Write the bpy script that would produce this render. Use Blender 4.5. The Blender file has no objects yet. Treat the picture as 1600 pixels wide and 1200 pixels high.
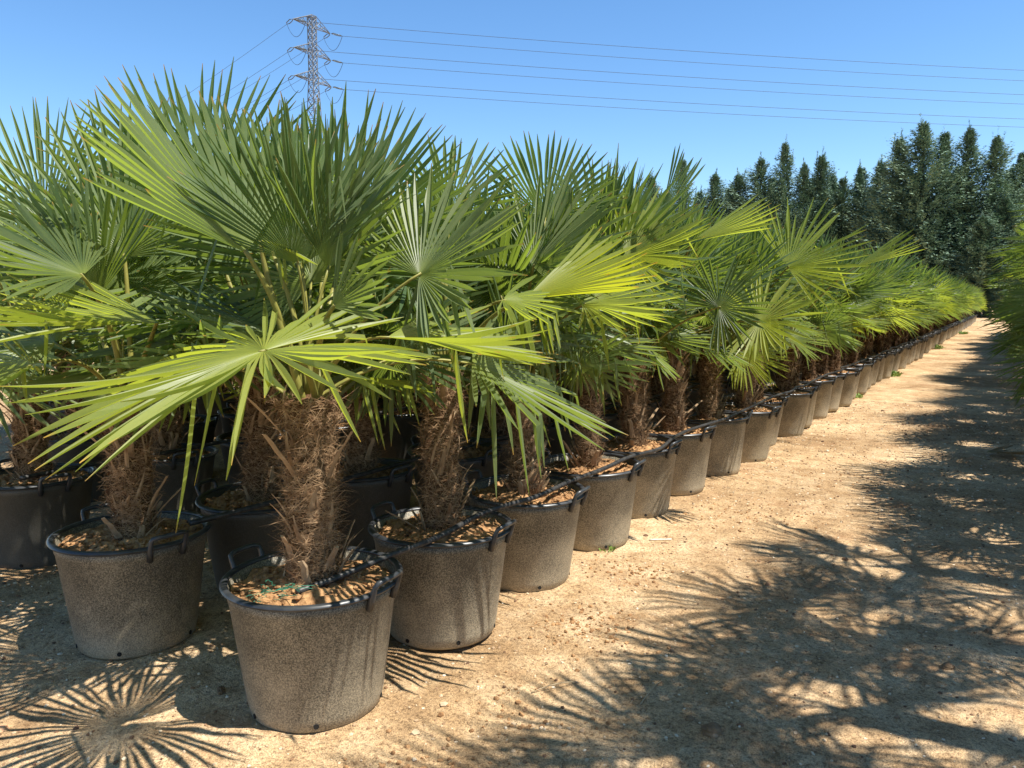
import bpy, math, random
from math import sin, cos, tan, pi, radians, sqrt, exp, atan2
from mathutils import Vector, Matrix, noise

# ------------------------------------------------------------------ camera, sky, sun, exposure
S = bpy.context.scene
COL = S.collection
FPX, CX, CY = 1202.0, 800.0, 600.0            # focal length in pixels of a 1600 px wide picture
YAW, PITCH, CAMH = radians(32.66), radians(6.17), 1.4
FW = Vector((-sin(YAW)*cos(PITCH), cos(YAW)*cos(PITCH), -sin(PITCH)))
RT = Vector((cos(YAW), sin(YAW), 0)); UP = RT.cross(FW)
CAM = Vector((0, 0, CAMH))
cd = bpy.data.cameras.new("camera"); cam = bpy.data.objects.new("camera", cd); COL.objects.link(cam)
cam.matrix_world = Matrix.Translation(CAM) @ Matrix((RT, UP, -FW)).transposed().to_4x4()
cd.sensor_width = 36; cd.lens = 36*FPX/1600; cd.clip_start = .05; cd.clip_end = 2000
S.camera = cam
SUN_EL, SUN_AZ = radians(62), atan2(.994, .105)     # azimuth clockwise from +Y
SD = Vector((sin(SUN_AZ)*cos(SUN_EL), cos(SUN_AZ)*cos(SUN_EL), sin(SUN_EL)))
w = bpy.data.worlds.new("World"); S.world = w; w.use_nodes = True
nt = w.node_tree; sky = nt.nodes.new('ShaderNodeTexSky'); sky.sky_type = 'NISHITA'; sky.sun_disc = False
sky.sun_elevation = SUN_EL; sky.sun_rotation = SUN_AZ; sky.altitude = 50; sky.air_density = 1.0
sky.dust_density = 0.0; sky.ozone_density = 4.0
hs_ = nt.nodes.new('ShaderNodeHueSaturation'); hs_.inputs['Saturation'].default_value = 1.16; hs_.inputs['Value'].default_value = 1.04
nt.links.new(sky.outputs[0], hs_.inputs['Color']); nt.links.new(hs_.outputs[0], nt.nodes['Background'].inputs[0]); nt.nodes['Background'].inputs[1].default_value = .1
sl = bpy.data.lights.new("sun", 'SUN'); sl.energy = 4.8; sl.angle = radians(.5); sl.color = (1, .96, .88)
so = bpy.data.objects.new("sun", sl); COL.objects.link(so); so.rotation_euler = SD.to_track_quat('Z', 'Y').to_euler()
so.location = (10, 5, 20)
S.view_settings.view_transform = 'Standard'; S.view_settings.look = 'None'
S.view_settings.exposure = 1.0; S.view_settings.gamma = 1; S.view_settings.use_curve_mapping = False
S.render.engine = 'CYCLES'
S.cycles.max_bounces = 7; S.cycles.transmission_bounces = 4; S.cycles.diffuse_bounces = 4; S.cycles.glossy_bounces = 2

def at(x, y, Z):
    """point seen at pixel x, y of the photo at depth Z metres"""
    return CAM + (FW + RT*((x-CX)/FPX) - UP*((y-CY)/FPX))*Z

# ------------------------------------------------------------------ materials
def mat(name):
    m = bpy.data.materials.new(name); m.use_nodes = True
    t = m.node_tree; return m, t, t.nodes['Principled BSDF'], t.nodes.new, t.links.new
def ramp(new, stops):
    r = new('ShaderNodeValToRGB'); e = r.color_ramp.elements
    while len(e) < len(stops): e.new(.5)
    for k, (p, c) in enumerate(stops): e[k].position = p; e[k].color = (*c, 1)
    return r
def noise_n(new, link, scale, detail=4, rough=.55, co=None):
    n = new('ShaderNodeTexNoise'); n.inputs['Scale'].default_value = scale
    n.inputs['Detail'].default_value = detail; n.inputs['Roughness'].default_value = rough
    if co is not None: link(co, n.inputs['Vector'])
    return n
def mixc(new, link, fac, a, b, mode='MIX'):
    m = new('ShaderNodeMix'); m.data_type = 'RGBA'; m.blend_type = mode
    for s, v in ((m.inputs['Factor'], fac), (m.inputs[6], a), (m.inputs[7], b)):
        if isinstance(v, (int, float)): s.default_value = v
        elif isinstance(v, tuple): s.default_value = (*v, 1)
        else: link(v, s)
    return m.outputs[2]
def mathn(new, link, op, a, b=0, clamp=False):
    m = new('ShaderNodeMath'); m.operation = op; m.use_clamp = clamp
    for s, v in ((m.inputs[0], a), (m.inputs[1], b)):
        if isinstance(v, (int, float)): s.default_value = v
        else: link(v, s)
    return m.outputs[0]
def bump(new, link, p, h, strength, dist):
    b = new('ShaderNodeBump'); b.inputs['Strength'].default_value = strength; b.inputs['Distance'].default_value = dist
    link(h, b.inputs['Height']); link(b.outputs[0], p.inputs['Normal'])

def leaf_material(name, dark, light, trans, tip=(.42, .24, .05), tr=.42, rough=.46):
    m, t, p, new, link = mat(name)
    at_ = new('ShaderNodeAttribute'); at_.attribute_name = 'lf'
    sep = new('ShaderNodeSeparateColor'); link(at_.outputs['Color'], sep.inputs[0])
    oi = new('ShaderNodeObjectInfo'); geo = new('ShaderNodeNewGeometry')
    n1 = noise_n(new, link, 2.3, 3, .6, geo.outputs['Position'])
    f = mathn(new, link, 'ADD', mathn(new, link, 'MULTIPLY', oi.outputs['Random'], .6), mathn(new, link, 'MULTIPLY', sep.outputs[1], .35))
    f = mathn(new, link, 'ADD', f, mathn(new, link, 'MULTIPLY', mathn(new, link, 'SUBTRACT', n1.outputs['Fac'], .38), .6), True)
    base = mixc(new, link, f, dark, light)
    # hub and outer tips are yellower on the real leaf
    hub = ramp(new, [(0, (1, 1, 1)), (.22, (0, 0, 0))]); link(sep.outputs[0], hub.inputs[0])
    base = mixc(new, link, mathn(new, link, 'MULTIPLY', hub.outputs[0], .5), base, (.3, .34, .05))
    tp = ramp(new, [(.945, (0, 0, 0)), (.995, (1, 1, 1))]); link(sep.outputs[0], tp.inputs[0])
    tf = mathn(new, link, 'MULTIPLY', tp.outputs[0], sep.outputs[2])
    base = mixc(new, link, tf, base, tip)
    # fine parallel veins
    link(base, p.inputs['Base Color']); p.inputs['Roughness'].default_value = rough
    p.inputs['Specular IOR Level'].default_value = .55
    tl = new('ShaderNodeBsdfTranslucent')
    tc = mixc(new, link, f, trans, tuple(min(1, c*1.25) for c in trans)); tc = mixc(new, link, tf, tc, tip)
    link(tc, tl.inputs[0])
    mx = new('ShaderNodeMixShader'); mx.inputs[0].default_value = tr
    link(p.outputs[0], mx.inputs[1]); link(tl.outputs[0], mx.inputs[2])
    link(mx.outputs[0], t.nodes['Material Output'].inputs[0])
    return m
M = {}
M['leaf'] = leaf_material('palm_leaf', (.03, .07, .03), (.2, .235, .085), (.28, .37, .045), tr=.37)
M['leaf_erect'] = leaf_material('palm_leaf_erect', (.042, .088, .034), (.18, .22, .08), (.32, .43, .045), tr=.36)
M['leaf_old'] = leaf_material('palm_leaf_old', (.11, .165, .035), (.26, .29, .065), (.44, .5, .04), tip=(.5, .3, .05), tr=.46)
M['leaf_dead'] = leaf_material('palm_leaf_dead', (.16, .11, .06), (.3, .22, .12), (.3, .2, .08), tip=(.2, .13, .07), tr=.25, rough=.7)
M['leaf_fine'] = leaf_material('fine_palm_leaf', (.04, .08, .028), (.15, .19, .055), (.25, .34, .03), tr=.33)
M['leaf_yellow'] = leaf_material('palm_leaf_yellowing', (.2, .25, .03), (.32, .33, .04), (.52, .54, .02), tip=(.65, .33, .03), tr=.48)
def simple(name, c1, c2, scale, rough=.7, bs=.3, bd=.01, spec=.3, detail=5):
    m, t, p, new, link = mat(name)
    tc = new('ShaderNodeTexCoord'); n = noise_n(new, link, scale, detail, .6, tc.outputs['Object'])
    r = ramp(new, [(.3, c1), (.7, c2)]); link(n.outputs['Fac'], r.inputs[0]); link(r.outputs[0], p.inputs['Base Color'])
    p.inputs['Roughness'].default_value = rough; p.inputs['Specular IOR Level'].default_value = spec
    if bs: bump(new, link, p, n.outputs['Fac'], bs, bd)
    return m
M['petiole'] = simple('petiole_green', (.16, .16, .035), (.27, .24, .06), 9, .45, 0)
M['fibre'] = simple('trunk_fibre', (.1, .05, .022), (.47, .31, .18), 45, .9, .3, .004, .1)
M['trunk_core'] = simple('trunk_core', (.035, .018, .01), (.15, .08, .042), 16, .95, .8, .012, .05)
M['stub'] = simple('dry_leaf_base', (.13, .065, .03), (.5, .36, .22), 9, .75, .4, .004, .2)
M['soil'] = simple('coir_soil', (.11, .05, .022), (.52, .3, .14), 30, .95, .9, .012, .1)
M['hose'] = simple('black_hose', (.012, .012, .013), (.06, .055, .05), 40, .42, 0)
M['twine'] = simple('green_twine', (.02, .12, .07), (.03, .2, .12), 20, .5, 0)
M['steel'] = simple('galvanised_steel', (.09, .1, .11), (.2, .21, .22), 2, .5, 0)
M['cable'] = simple('cable_metal', (.03, .04, .06), (.06, .075, .1), 2, .6, 0)
M['insul'] = simple('insulator_glass', (.05, .06, .06), (.1, .11, .11), 2, .3, 0)
M['bark'] = simple('bark', (.06, .04, .028), (.13, .09, .06), 5, .9, .6, .03)
M['rock'] = simple('rock_brown', (.09, .05, .025), (.3, .19, .1), 12, .85, .8, .02)
def make_stone():
    m, t, p, new, link = mat('pebble'); a = new('ShaderNodeAttribute'); a.attribute_name = 'lf'
    sp = new('ShaderNodeSeparateColor'); link(a.outputs['Color'], sp.inputs[0])
    r = ramp(new, [(0, (.09, .045, .025)), (.25, (.22, .12, .06)), (.5, (.42, .29, .17)), (.85, (.56, .44, .29)), (.99, (.66, .57, .43))]); link(sp.outputs[1], r.inputs[0])
    link(r.outputs[0], p.inputs['Base Color']); p.inputs['Roughness'].default_value = .92; return m
M['stone'] = make_stone()
M['litter'] = simple('dry_litter', (.2, .13, .07), (.5, .4, .25), 3, .9, 0)
M['white'] = simple('white_plastic', (.6, .56, .48), (.75, .72, .66), 10, .5, 0)
M['shell'] = simple('terracotta', (.5, .26, .13), (.62, .38, .22), 10, .7, .2, .003)
M['weed'] = simple('weed_leaf', (.1, .17, .03), (.2, .28, .05), 6, .6, 0)
M['hole'] = simple('hole_dark', (.01, .01, .01), (.02, .018, .015), 10, .9, 0)
M['rim'] = simple('rim_plastic', (.016, .018, .021), (.05, .052, .055), 16, .36, .1, .002, .5)

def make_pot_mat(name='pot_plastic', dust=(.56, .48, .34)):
    m, t, p, new, link = mat(name)
    tc = new('ShaderNodeTexCoord'); oi = new('ShaderNodeObjectInfo')
    va = new('ShaderNodeVectorMath'); va.operation = 'ADD'; link(tc.outputs['Object'], va.inputs[0])
    cm = new('ShaderNodeVectorMath'); cm.operation = 'SCALE'; cm.inputs[0].default_value = (37, 21, 13); link(oi.outputs['Random'], cm.inputs['Scale'])
    link(cm.outputs[0], va.inputs[1])
    fine = noise_n(new, link, 190, 3, .85, va.outputs[0]); big = noise_n(new, link, 5, 4, .6, va.outputs[0])
    sx = new('ShaderNodeSeparateXYZ'); link(tc.outputs['Object'], sx.inputs[0])
    low = new('ShaderNodeMapRange'); link(sx.outputs[2], low.inputs[0])
    low.inputs[1].default_value = .0; low.inputs[2].default_value = .32; low.inputs[3].default_value = .4; low.inputs[4].default_value = 0
    d = mathn(new, link, 'ADD', mathn(new, link, 'MULTIPLY', mathn(new, link, 'SUBTRACT', big.outputs['Fac'], .3), 1.1), low.outputs[0])
    d = mathn(new, link, 'ADD', d, mathn(new, link, 'MULTIPLY', oi.outputs['Random'], .12))
    sp = ramp(new, [(.42, (0, 0, 0)), (.6, (1, 1, 1))]); link(fine.outputs['Fac'], sp.inputs[0])
    d = mathn(new, link, 'ADD', mathn(new, link, 'MULTIPLY', d, .8), mathn(new, link, 'MULTIPLY', mathn(new, link, 'SUBTRACT', sp.outputs[0], .5), .52), True)
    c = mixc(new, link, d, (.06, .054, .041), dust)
    link(c, p.inputs['Base Color']); p.inputs['Roughness'].default_value = .55; p.inputs['Specular IOR Level'].default_value = .4
    bump(new, link, p, fine.outputs['Fac'], .25, .002)
    return m
M['pot'] = make_pot_mat(); M['pot_shaded'] = make_pot_mat('pot_plastic_shaded', (.13, .12, .1))  # second one for back rows: thinner dust, deep shade darkened into the colour

def make_ground_mat():
    m, t, p, new, link = mat('sandy_soil')
    geo = new('ShaderNodeNewGeometry'); P = geo.outputs['Position']
    a = noise_n(new, link, .9, 5, .6, P); b = noise_n(new, link, 7, 6, .65, P); c = noise_n(new, link, 60, 4, .75, P); d = noise_n(new, link, 230, 2, .6, P)
    r1 = ramp(new, [(.3, (.22, .13, .064)), (.48, (.45, .305, .168)), (.66, (.66, .5, .315))])
    s = mathn(new, link, 'ADD', mathn(new, link, 'MULTIPLY', a.outputs['Fac'], .45), mathn(new, link, 'MULTIPLY', b.outputs['Fac'], .55)); link(s, r1.inputs[0])
    r2 = ramp(new, [(.36, (.34, .29, .25)), (.48, (.92, .92, .92)), (.66, (1.35, 1.32, 1.27))]); link(c.outputs['Fac'], r2.inputs[0])
    col = mixc(new, link, .75, r1.outputs[0], r2.outputs[0], 'MULTIPLY')
    r3 = ramp(new, [(.38, (.36, .33, .3)), (.5, (1, 1, 1)), (.63, (1.35, 1.32, 1.25))]); link(d.outputs['Fac'], r3.inputs[0])
    col = mixc(new, link, .6, col, r3.outputs[0], 'MULTIPLY')
    g5 = noise_n(new, link, .55, 3, .6, P); r5 = ramp(new, [(.36, (.68, .63, .58)), (.58, (1.12, 1.12, 1.12))]); link(g5.outputs['Fac'], r5.inputs[0])
    col = mixc(new, link, .8, col, r5.outputs[0], 'MULTIPLY')
    # red-brown earthy patches
    e = noise_n(new, link, 2.1, 6, .7, P); r4 = ramp(new, [(.55, (0, 0, 0)), (.7, (1, 1, 1))]); link(e.outputs['Fac'], r4.inputs[0])
    col = mixc(new, link, mathn(new, link, 'MULTIPLY', r4.outputs[0], .55), col, (.27, .13, .06))
    link(col, p.inputs['Base Color']); p.inputs['Roughness'].default_value = .95; p.inputs['Specular IOR Level'].default_value = .15
    h = mathn(new, link, 'ADD', mathn(new, link, 'MULTIPLY', b.outputs['Fac'], 1.2), mathn(new, link, 'ADD', mathn(new, link, 'MULTIPLY', c.outputs['Fac'], .6), mathn(new, link, 'MULTIPLY', d.outputs['Fac'], .3)))
    bump(new, link, p, h, .8, .022)
    return m
M['ground'] = make_ground_mat()
def make_conifer_mat():
    m, t, p, new, link = mat('conifer_foliage')
    at_ = new('ShaderNodeAttribute'); at_.attribute_name = 'lf'
    sep = new('ShaderNodeSeparateColor'); link(at_.outputs['Color'], sep.inputs[0])
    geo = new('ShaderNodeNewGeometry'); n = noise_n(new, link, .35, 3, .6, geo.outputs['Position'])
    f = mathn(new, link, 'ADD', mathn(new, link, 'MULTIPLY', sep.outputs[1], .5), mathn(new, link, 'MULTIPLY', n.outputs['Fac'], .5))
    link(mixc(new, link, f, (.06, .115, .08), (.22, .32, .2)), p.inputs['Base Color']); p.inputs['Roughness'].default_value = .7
    return m
M['conifer'] = make_conifer_mat()

# ------------------------------------------------------------------ mesh helpers
class MB:
    def __init__(s): s.v = []; s.f = []; s.c = []; s.m = []
    def add(s, vs, fs, col=(0, 0, 0), mi=0):
        o = len(s.v); s.v += [tuple(x) for x in vs]; s.f += [tuple(i+o for i in f) for f in fs]
        s.c += (col if isinstance(col, list) else [col]*len(vs)); s.m += [mi]*len(fs)
    def mesh(s, name, mats, smooth=False):
        me = bpy.data.meshes.new(name); me.from_pydata(s.v, [], s.f)
        if not isinstance(mats, (list, tuple)): mats = [mats]
        for x in mats: me.materials.append(x)
        if len(mats) > 1: me.polygons.foreach_set('material_index', s.m)
        a = me.color_attributes.new('lf', 'FLOAT_COLOR', 'POINT')
        flat = []
        for c in s.c: flat += [c[0], c[1], c[2], 1]
        a.data.foreach_set('color', flat)
        if smooth: me.polygons.foreach_set('use_smooth', [True]*len(me.polygons))
        me.update(); return me
    def xf(s, mtx): s.v = [tuple(mtx @ Vector(x)) for x in s.v]; return s
    def join(s, o, mtx=None, mi=0):
        b = len(s.v); s.v += [tuple(mtx @ Vector(x)) for x in o.v] if mtx else o.v
        s.f += [tuple(i+b for i in f) for f in o.f]; s.c += o.c; s.m += [mi]*len(o.f)
def tube(mb, pts, rad, n=6, col=(0, 0, 0), flat=1.0, caps=True):
    pts = [Vector(p) for p in pts]; k = len(pts)
    if not isinstance(rad, (list, tuple)): rad = [rad]*k
    vs = []; u = None
    for i, p in enumerate(pts):
        d = (pts[min(i+1, k-1)]-pts[max(i-1, 0)]).normalized()
        if u is None: u = d.orthogonal().normalized() if abs(d.z) > .9 else d.cross(Vector((0, 0, 1))).normalized()
        else: u = (u-d*u.dot(d)).normalized()
        v = d.cross(u)
        for j in range(n):
            a = 2*pi*j/n; vs.append(p+(u*cos(a)+v*sin(a)*flat)*rad[i])
    fs = [(i*n+j, i*n+(j+1) % n, (i+1)*n+(j+1) % n, (i+1)*n+j) for i in range(k-1) for j in range(n)]
    if caps: fs += [tuple(range(n))[::-1], tuple(range((k-1)*n, k*n))]
    mb.add(vs, fs, col)
def lathe(mb, prof, n=48, col=(0, 0, 0)):
    vs = []; k = len(prof)
    for r, z in prof:
        for j in range(n): a = 2*pi*j/n; vs.append((r*cos(a), r*sin(a), z))
    mb.add(vs, [(i*n+j, i*n+(j+1) % n, (i+1)*n+(j+1) % n, (i+1)*n+j) for i in range(k-1) for j in range(n)], col)
def O(name, me, parent=None, loc=(0, 0, 0), rot=None, sc=None):
    o = bpy.data.objects.new(name, me); COL.objects.link(o); o.parent = parent; o.location = loc
    if rot is not None: o.rotation_euler = rot
    if sc is not None: o.scale = (sc, sc, sc)
    return o
def tag(o, label=None, cat=None, group=None, kind=None):
    if label: o['label'] = label
    if cat: o['category'] = cat
    if group: o['group'] = group
    if kind: o['kind'] = kind
    return o

# ------------------------------------------------------------------ fan leaf
def blade(seed, hub, m, n, N=44, spread=240, R=.62, wm=.0122, fuse=.2, bend=.25, cup=.12, fold=.1, kink=.12, g=Vector((0, 0, -1)), segs=8, wild=1.0, tipcol=.5):
    """a pleated fan: N leaflets radiating from hub around direction m in the plane with normal n"""
    rg = random.Random(seed); mb = MB()
    m = m.normalized(); n = (n-m*n.dot(m)).normalized(); x = m.cross(n)
    h = radians(spread)/N/2
    rf = R*fuse
    for i in range(N):
        a = -radians(spread)/2+h*(2*i+1)
        q = abs(a)/pi
        L = R*(1-.34*q**1.6)*rg.uniform(.93, 1.05)
        if rg.random() < .06: L *= rg.uniform(.55, .9)
        rnd = rg.random(); tipd = 1.0 if rg.random() < tipcol else .15
        # the fused, pleated inner part
        def surf(r, aa):
            ra = r/R
            return hub + (m*cos(aa)+x*sin(aa))*r + n*(r*(cup*sin(aa)**2*1.0 + fold*abs(sin(aa))) ) + g*(bend*.35*R*ra*ra)
        vs = []; cs = []
        fz = rf*(1-.4*q)*rg.uniform(.85, 1.15)
        r_in = [.012, fz*.5, fz]
        for r in r_in:
            gp = 1.0 if r < .05 else (.93 if r < fz else .86)
            wv = min(r*tan(h)*gp, wm)
            e0, e1 = surf(r, a-h*gp), surf(r, a+h*gp)
            if r*tan(h)*gp > wm:   # wide fans: leaflet narrower than its wedge
                c_ = surf(r, a); s_ = (e1-e0).normalized(); e0, e1 = c_-s_*wm, c_+s_*wm
            c = surf(r, a)-n*wv*1.0
            vs += [e0, c, e1]; cs += [(r/L, rnd, tipd)]*3
        p = surf(fz, a); d = (surf(fz, a)-surf(fz*.8, a)).normalized(); side = (surf(fz, a+h)-surf(fz, a-h)).normalized()
        steps = segs-3; ds = (L-fz)/steps
        b = bend*rg.uniform(.3, 1.3)*wild; lat = rg.gauss(0, .1)*wild; up_ = rg.gauss(0, .17)*wild
        kk = rg.randint(1, steps-2) if rg.random() < kink and steps > 3 else -1
        w0 = min(fz*tan(h)*.86, wm); tw = rg.gauss(0, .3)*wild; hw_ = tan(h)*.84
        for k in range(1, steps+1):
            s = k/steps
            d = (d+(g*b*.5+side*lat+n*up_)*(ds/R)).normalized()
            if k-1 == kk:
                d = (d*rg.uniform(.1, .5)+g*1.1+side*rg.uniform(-.3, .3)).normalized()
            side = (side-d*side.dot(d)).normalized()
            nn = side.cross(d); nn = nn if nn.dot(n) > 0 else -nn
            p = p+d*ds
            wmx = wm*(1-.0*s)
            wv = min(wmx, (fz+(L-fz)*s)*hw_) * (1 if s < .55 else max(.1, 1-((s-.55)/.45)**1.9*.92))
            sd = (side*cos(tw*s)+nn*sin(tw*s))
            vs += [p-sd*wv*.9, p-nn*wv*1.0, p+sd*wv*.9]; cs += [((fz+(L-fz)*s)/L, rnd, tipd)]*3
        K = len(vs)//3
        fs = []
        for k in range(K-1):
            o = k*3; fs += [(o, o+1, o+4, o+3), (o+1, o+2, o+5, o+4)]
        mb.add(vs, fs, cs)
    return mb
def bez(p0, p1, p2, k=8):
    return [p0*(1-t)**2+p1*2*t*(1-t)+p2*t*t for t in [i/k for i in range(k+1)]]
def petiole(p0, pm, hub, r0=.012, r1=.0065, k=8, n=6):
    mb = MB(); pts = bez(p0, pm, hub, k)
    tube(mb, pts, [r0+(r1-r0)*i/k for i in range(k)]+[r1], n, (.5, .5, .5), .6)
    return mb
def proto_frond(seed, el, plen, R, spread, N, bend, kink, wm=.0118, segs=8, mk='leaf', roll=0, fuse=.2, curve=18, pk=7, tipcol=.5):
    """frond growing from the origin outwards along +X"""
    e = radians(el); c = radians(curve)
    d0 = Vector((cos(e+c), 0, sin(e+c))); d1 = Vector((cos(e-c*.6), 0, sin(e-c*.6)))
    hub = Vector((cos(e), 0, sin(e)))*plen
    rr_ = random.Random(seed*7+1); e2 = e-c*.9-(radians(rr_.uniform(12, 42)) if el < 62 else 0); m = Vector((cos(e2), sin(radians(random.Random(seed).uniform(-14, 14))), sin(e2))).normalized()
    n = Vector((-sin(e2), 0, cos(e2))); n = Matrix.Rotation(radians(roll), 3, m) @ n
    b = blade(seed, hub, m, n, N=N, spread=spread, R=R, bend=bend, kink=kink, wm=wm, segs=segs, fuse=fuse, tipcol=tipcol)
    p = petiole(Vector((0, 0, 0)), d0*plen*.5, hub+m*.012, k=pk)
    return b, p, mk

rg0 = random.Random(11)
FR = []     # (elevation, blade mesh, petiole mesh)
spec = []
for el in (84, 77, 70, 63, 56, 49, 42, 35, 28, 21, 14, 7, 0):
    for v in range(2):
        spec.append(el+rg0.uniform(-4, 4))
for k, el in enumerate(spec):
    old = el < 22
    b, p, mk = proto_frond(100+k, el, (rg0.uniform(.32, .46) if el < 70 else rg0.uniform(.4, .5))*(1.12 if el > 50 else 1), rg0.uniform(.46, .56)*(1.14 if el > 50 else 1), rg0.uniform(210, 310) if el < 72 else rg0.uniform(90, 200),
                           rg0.randint(36, 46), rg0.uniform(.06, .25) if el > 40 else rg0.uniform(.12, .45), .06 if el > 40 else .2, mk='leaf_old' if (old and k % 2) else ('leaf_erect' if el > 48 else 'leaf'), roll=rg0.uniform(-55, 55),
                           curve=rg0.uniform(8, 24), tipcol=.35 if el > 40 else .8)
    FR.append((el, b.mesh('fan_blade', M[mk]), p.mesh('petiole', M['petiole'], True), b, p, mk))
DEAD = []
for k, el in enumerate((-38, -50, -60)):
    b, p, mk = proto_frond(300+k, el, .32, .42, 150, 22, 1.2, .5, mk='leaf_dead', roll=rg0.uniform(-40, 40), wm=.012)
    DEAD.append((el, b.mesh('dead_fan_blade', M[mk]), p.mesh('dead_petiole', M['stub'], True)))
# narrow-leaved fronds of the plants on the right of the path
FINE = []
for k in range(14):
    el = 85-k*7.5
    b, p, mk = proto_frond(400+k, el, rg0.uniform(.38, .55), rg0.uniform(.4, .52), rg0.uniform(170, 250), 26, rg0.uniform(.15, .5), .05, mk='leaf_fine', wm=.0095, fuse=.22, segs=6, roll=rg0.uniform(-35, 35))
    FINE.append((el, b.mesh('narrow_fan_blade', M[mk]), p.mesh('narrow_petiole', M['petiole'], True), b, p))

# ------------------------------------------------------------------ trunk, pot, soil
def trunk_mb(seed, H=.66, r=.1, strands=3200, sw=.0013, n=28, rings=34, husks=60):
    rg = random.Random(seed); mb = MB(); prof = []
    vs = []
    def rad(z, a):
        t = z/H
        base = r*(1.12-.18*t+.12*sin(t*3.1+seed)) + (.035*max(0, t-.8)/.2 if t > .8 else 0)
        return base + .03*noise.noise(Vector((cos(a)*1.6+seed, sin(a)*1.6, z*6))) + .012*noise.noise(Vector((seed*3.1, 5, z*11))) + .012*noise.noise(Vector((cos(a)*7+seed, sin(a)*7, z*30))) + .006*sin(z*75+noise.noise(Vector((a, z, seed)))*5)
    for i in range(rings+1):
        z = H*i/rings
        for j in range(n):
            a = 2*pi*j/n; q = rad(z, a); vs.append((q*cos(a), q*sin(a), z))
    fs = [(i*n+j, i*n+(j+1) % n, (i+1)*n+(j+1) % n, (i+1)*n+j) for i in range(rings) for j in range(n)]
    vs.append((0, 0, H+.03)); fs += [(rings*n+j, rings*n+(j+1) % n, len(vs)-1) for j in range(n)]
    mb.add(vs, fs)
    for s in range(strands):
        z = rg.uniform(0, H*1.02); a = rg.uniform(0, 2*pi); q = rad(z, a)+.001
        er = Vector((cos(a), sin(a), 0)); et = Vector((-sin(a), cos(a), 0))
        p = er*q+Vector((0, 0, z)); out = abs(rg.gauss(0, .07)); th = rg.gauss(0, .5)
        if rg.random() < .05: out += rg.uniform(.3, .8)
        d = (et*cos(th)*rg.choice((-1, 1))+Vector((0, 0, 1))*sin(th)*(1 if rg.random() < .7 else 3)+er*out).normalized()
        L = rg.uniform(.04, .125); k = 5; wv = rg.uniform(.6, 1.3)*sw; pv = []
        cur = Vector((rg.gauss(0, 1), rg.gauss(0, 1), rg.gauss(-.5, 1.3)))*.75
        up_ = d.cross(er).normalized() if d.cross(er).length > .1 else Vector((0, 0, 1))
        for i in range(k+1):
            ww = wv*(1-i/k*.8); pv += [p-up_*ww, p+up_*ww]
            # stay wrapped around the trunk
            rr = sqrt(p.x**2+p.y**2); er2 = Vector((p.x/rr, p.y/rr, 0))
            d = (d+cur*(1/k)-er2*(.6*L/.1/k)).normalized(); p = p+d*(L/k)
            rr = sqrt(p.x**2+p.y**2); lim = rad(max(0, min(H, p.z)), atan2(p.y, p.x))+.002
            if rr < lim: p.x *= lim/rr; p.y *= lim/rr
        mb.add(pv, [(2*i, 2*i+1, 2*i+3, 2*i+2) for i in range(k)], mi=1)
    for s in range(husks):
        t = rg.random(); z = H*(.02+.9*t); a = rg.uniform(0, 2*pi); q = rad(z, a)-.004
        er = Vector((cos(a), sin(a), 0)); et = Vector((-sin(a), cos(a), 0)); L = rg.uniform(.05, .15); wv = rg.uniform(.003, .011); k = 4
        p = er*q+Vector((0, 0, z)); d = (Vector((0, 0, 1))+er*rg.uniform(.05, .55)+et*rg.gauss(0, .35)).normalized()
        cur = er*rg.gauss(.1, .5)+et*rg.gauss(0, .3); pv = []
        for i in range(k+1):
            ww = wv*(1.1-.75*(i/k)**2); pv += [p-et*ww, p+er*ww*.5, p+et*ww]; d = (d+cur*.25).normalized(); p = p+d*L/k
        mb.add(pv, [(3*i+j, 3*i+j+1, 3*i+j+4, 3*i+j+3) for i in range(k) for j in (0, 1)], mi=2)
    return mb
def stub_mb(seed, L=.12, w_=.016, lean=.35):
    rg = random.Random(seed); mb = MB(); k = 5; vs = []
    for i in range(k+1):
        t = i/k; c = Vector((lean*L*t+.03*t*t*sin(seed), rg.gauss(0, .002), L*t)); ww = w_*(1.25-.55*t)
        th = .005*(1.2-.6*t)
        for a, b in ((-1, 0), (-.5, 1), (.5, 1), (1, 0), (.5, -.5), (-.5, -.5)):
            vs.append(c+Vector((b*th, a*ww, rg.uniform(-.004, .004))))
    fs = [(i*6+j, i*6+(j+1) % 6, (i+1)*6+(j+1) % 6, (i+1)*6+j) for i in range(k) for j in range(6)]+[tuple(range(6))[::-1], tuple(range(k*6, k*6+6))]
    mb.add(vs, fs); return mb
def soil_mb(seed, r=.272, n=40, rings=14, chunks=260, relief=.05):
    rg = random.Random(seed); mb = MB(); vs = [(0, 0, .02)]
    for i in range(1, rings+1):
        q = r*i/rings
        for j in range(n):
            a = 2*pi*j/n; x, y = q*cos(a), q*sin(a)
            z = relief*.6*noise.noise(Vector((x*9+seed, y*9, seed)))+.02*noise.noise(Vector((x*38, y*38, seed)))+.03*(1-i/rings)
            vs.append((x, y, z))
    fs = [(0, 1+j, 1+(j+1) % n) for j in range(n)]
    fs += [(1+(i-1)*n+j, 1+i*n+j, 1+i*n+(j+1) % n, 1+(i-1)*n+(j+1) % n) for i in range(1, rings) for j in range(n)]
    mb.add(vs, fs)
    for c in range(chunks):
        q = r*.97*sqrt(rg.random()); a = rg.uniform(0, 2*pi); s = rg.uniform(.004, .015); x, y = q*cos(a), q*sin(a)
        z = relief*.6*noise.noise(Vector((x*9+seed, y*9, seed)))+.03*(1-q/r)+s*.3
        pebble(mb, Vector((x, y, z)), s, rg)
    return mb
ICO_V = []; ICO_F = []
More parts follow.
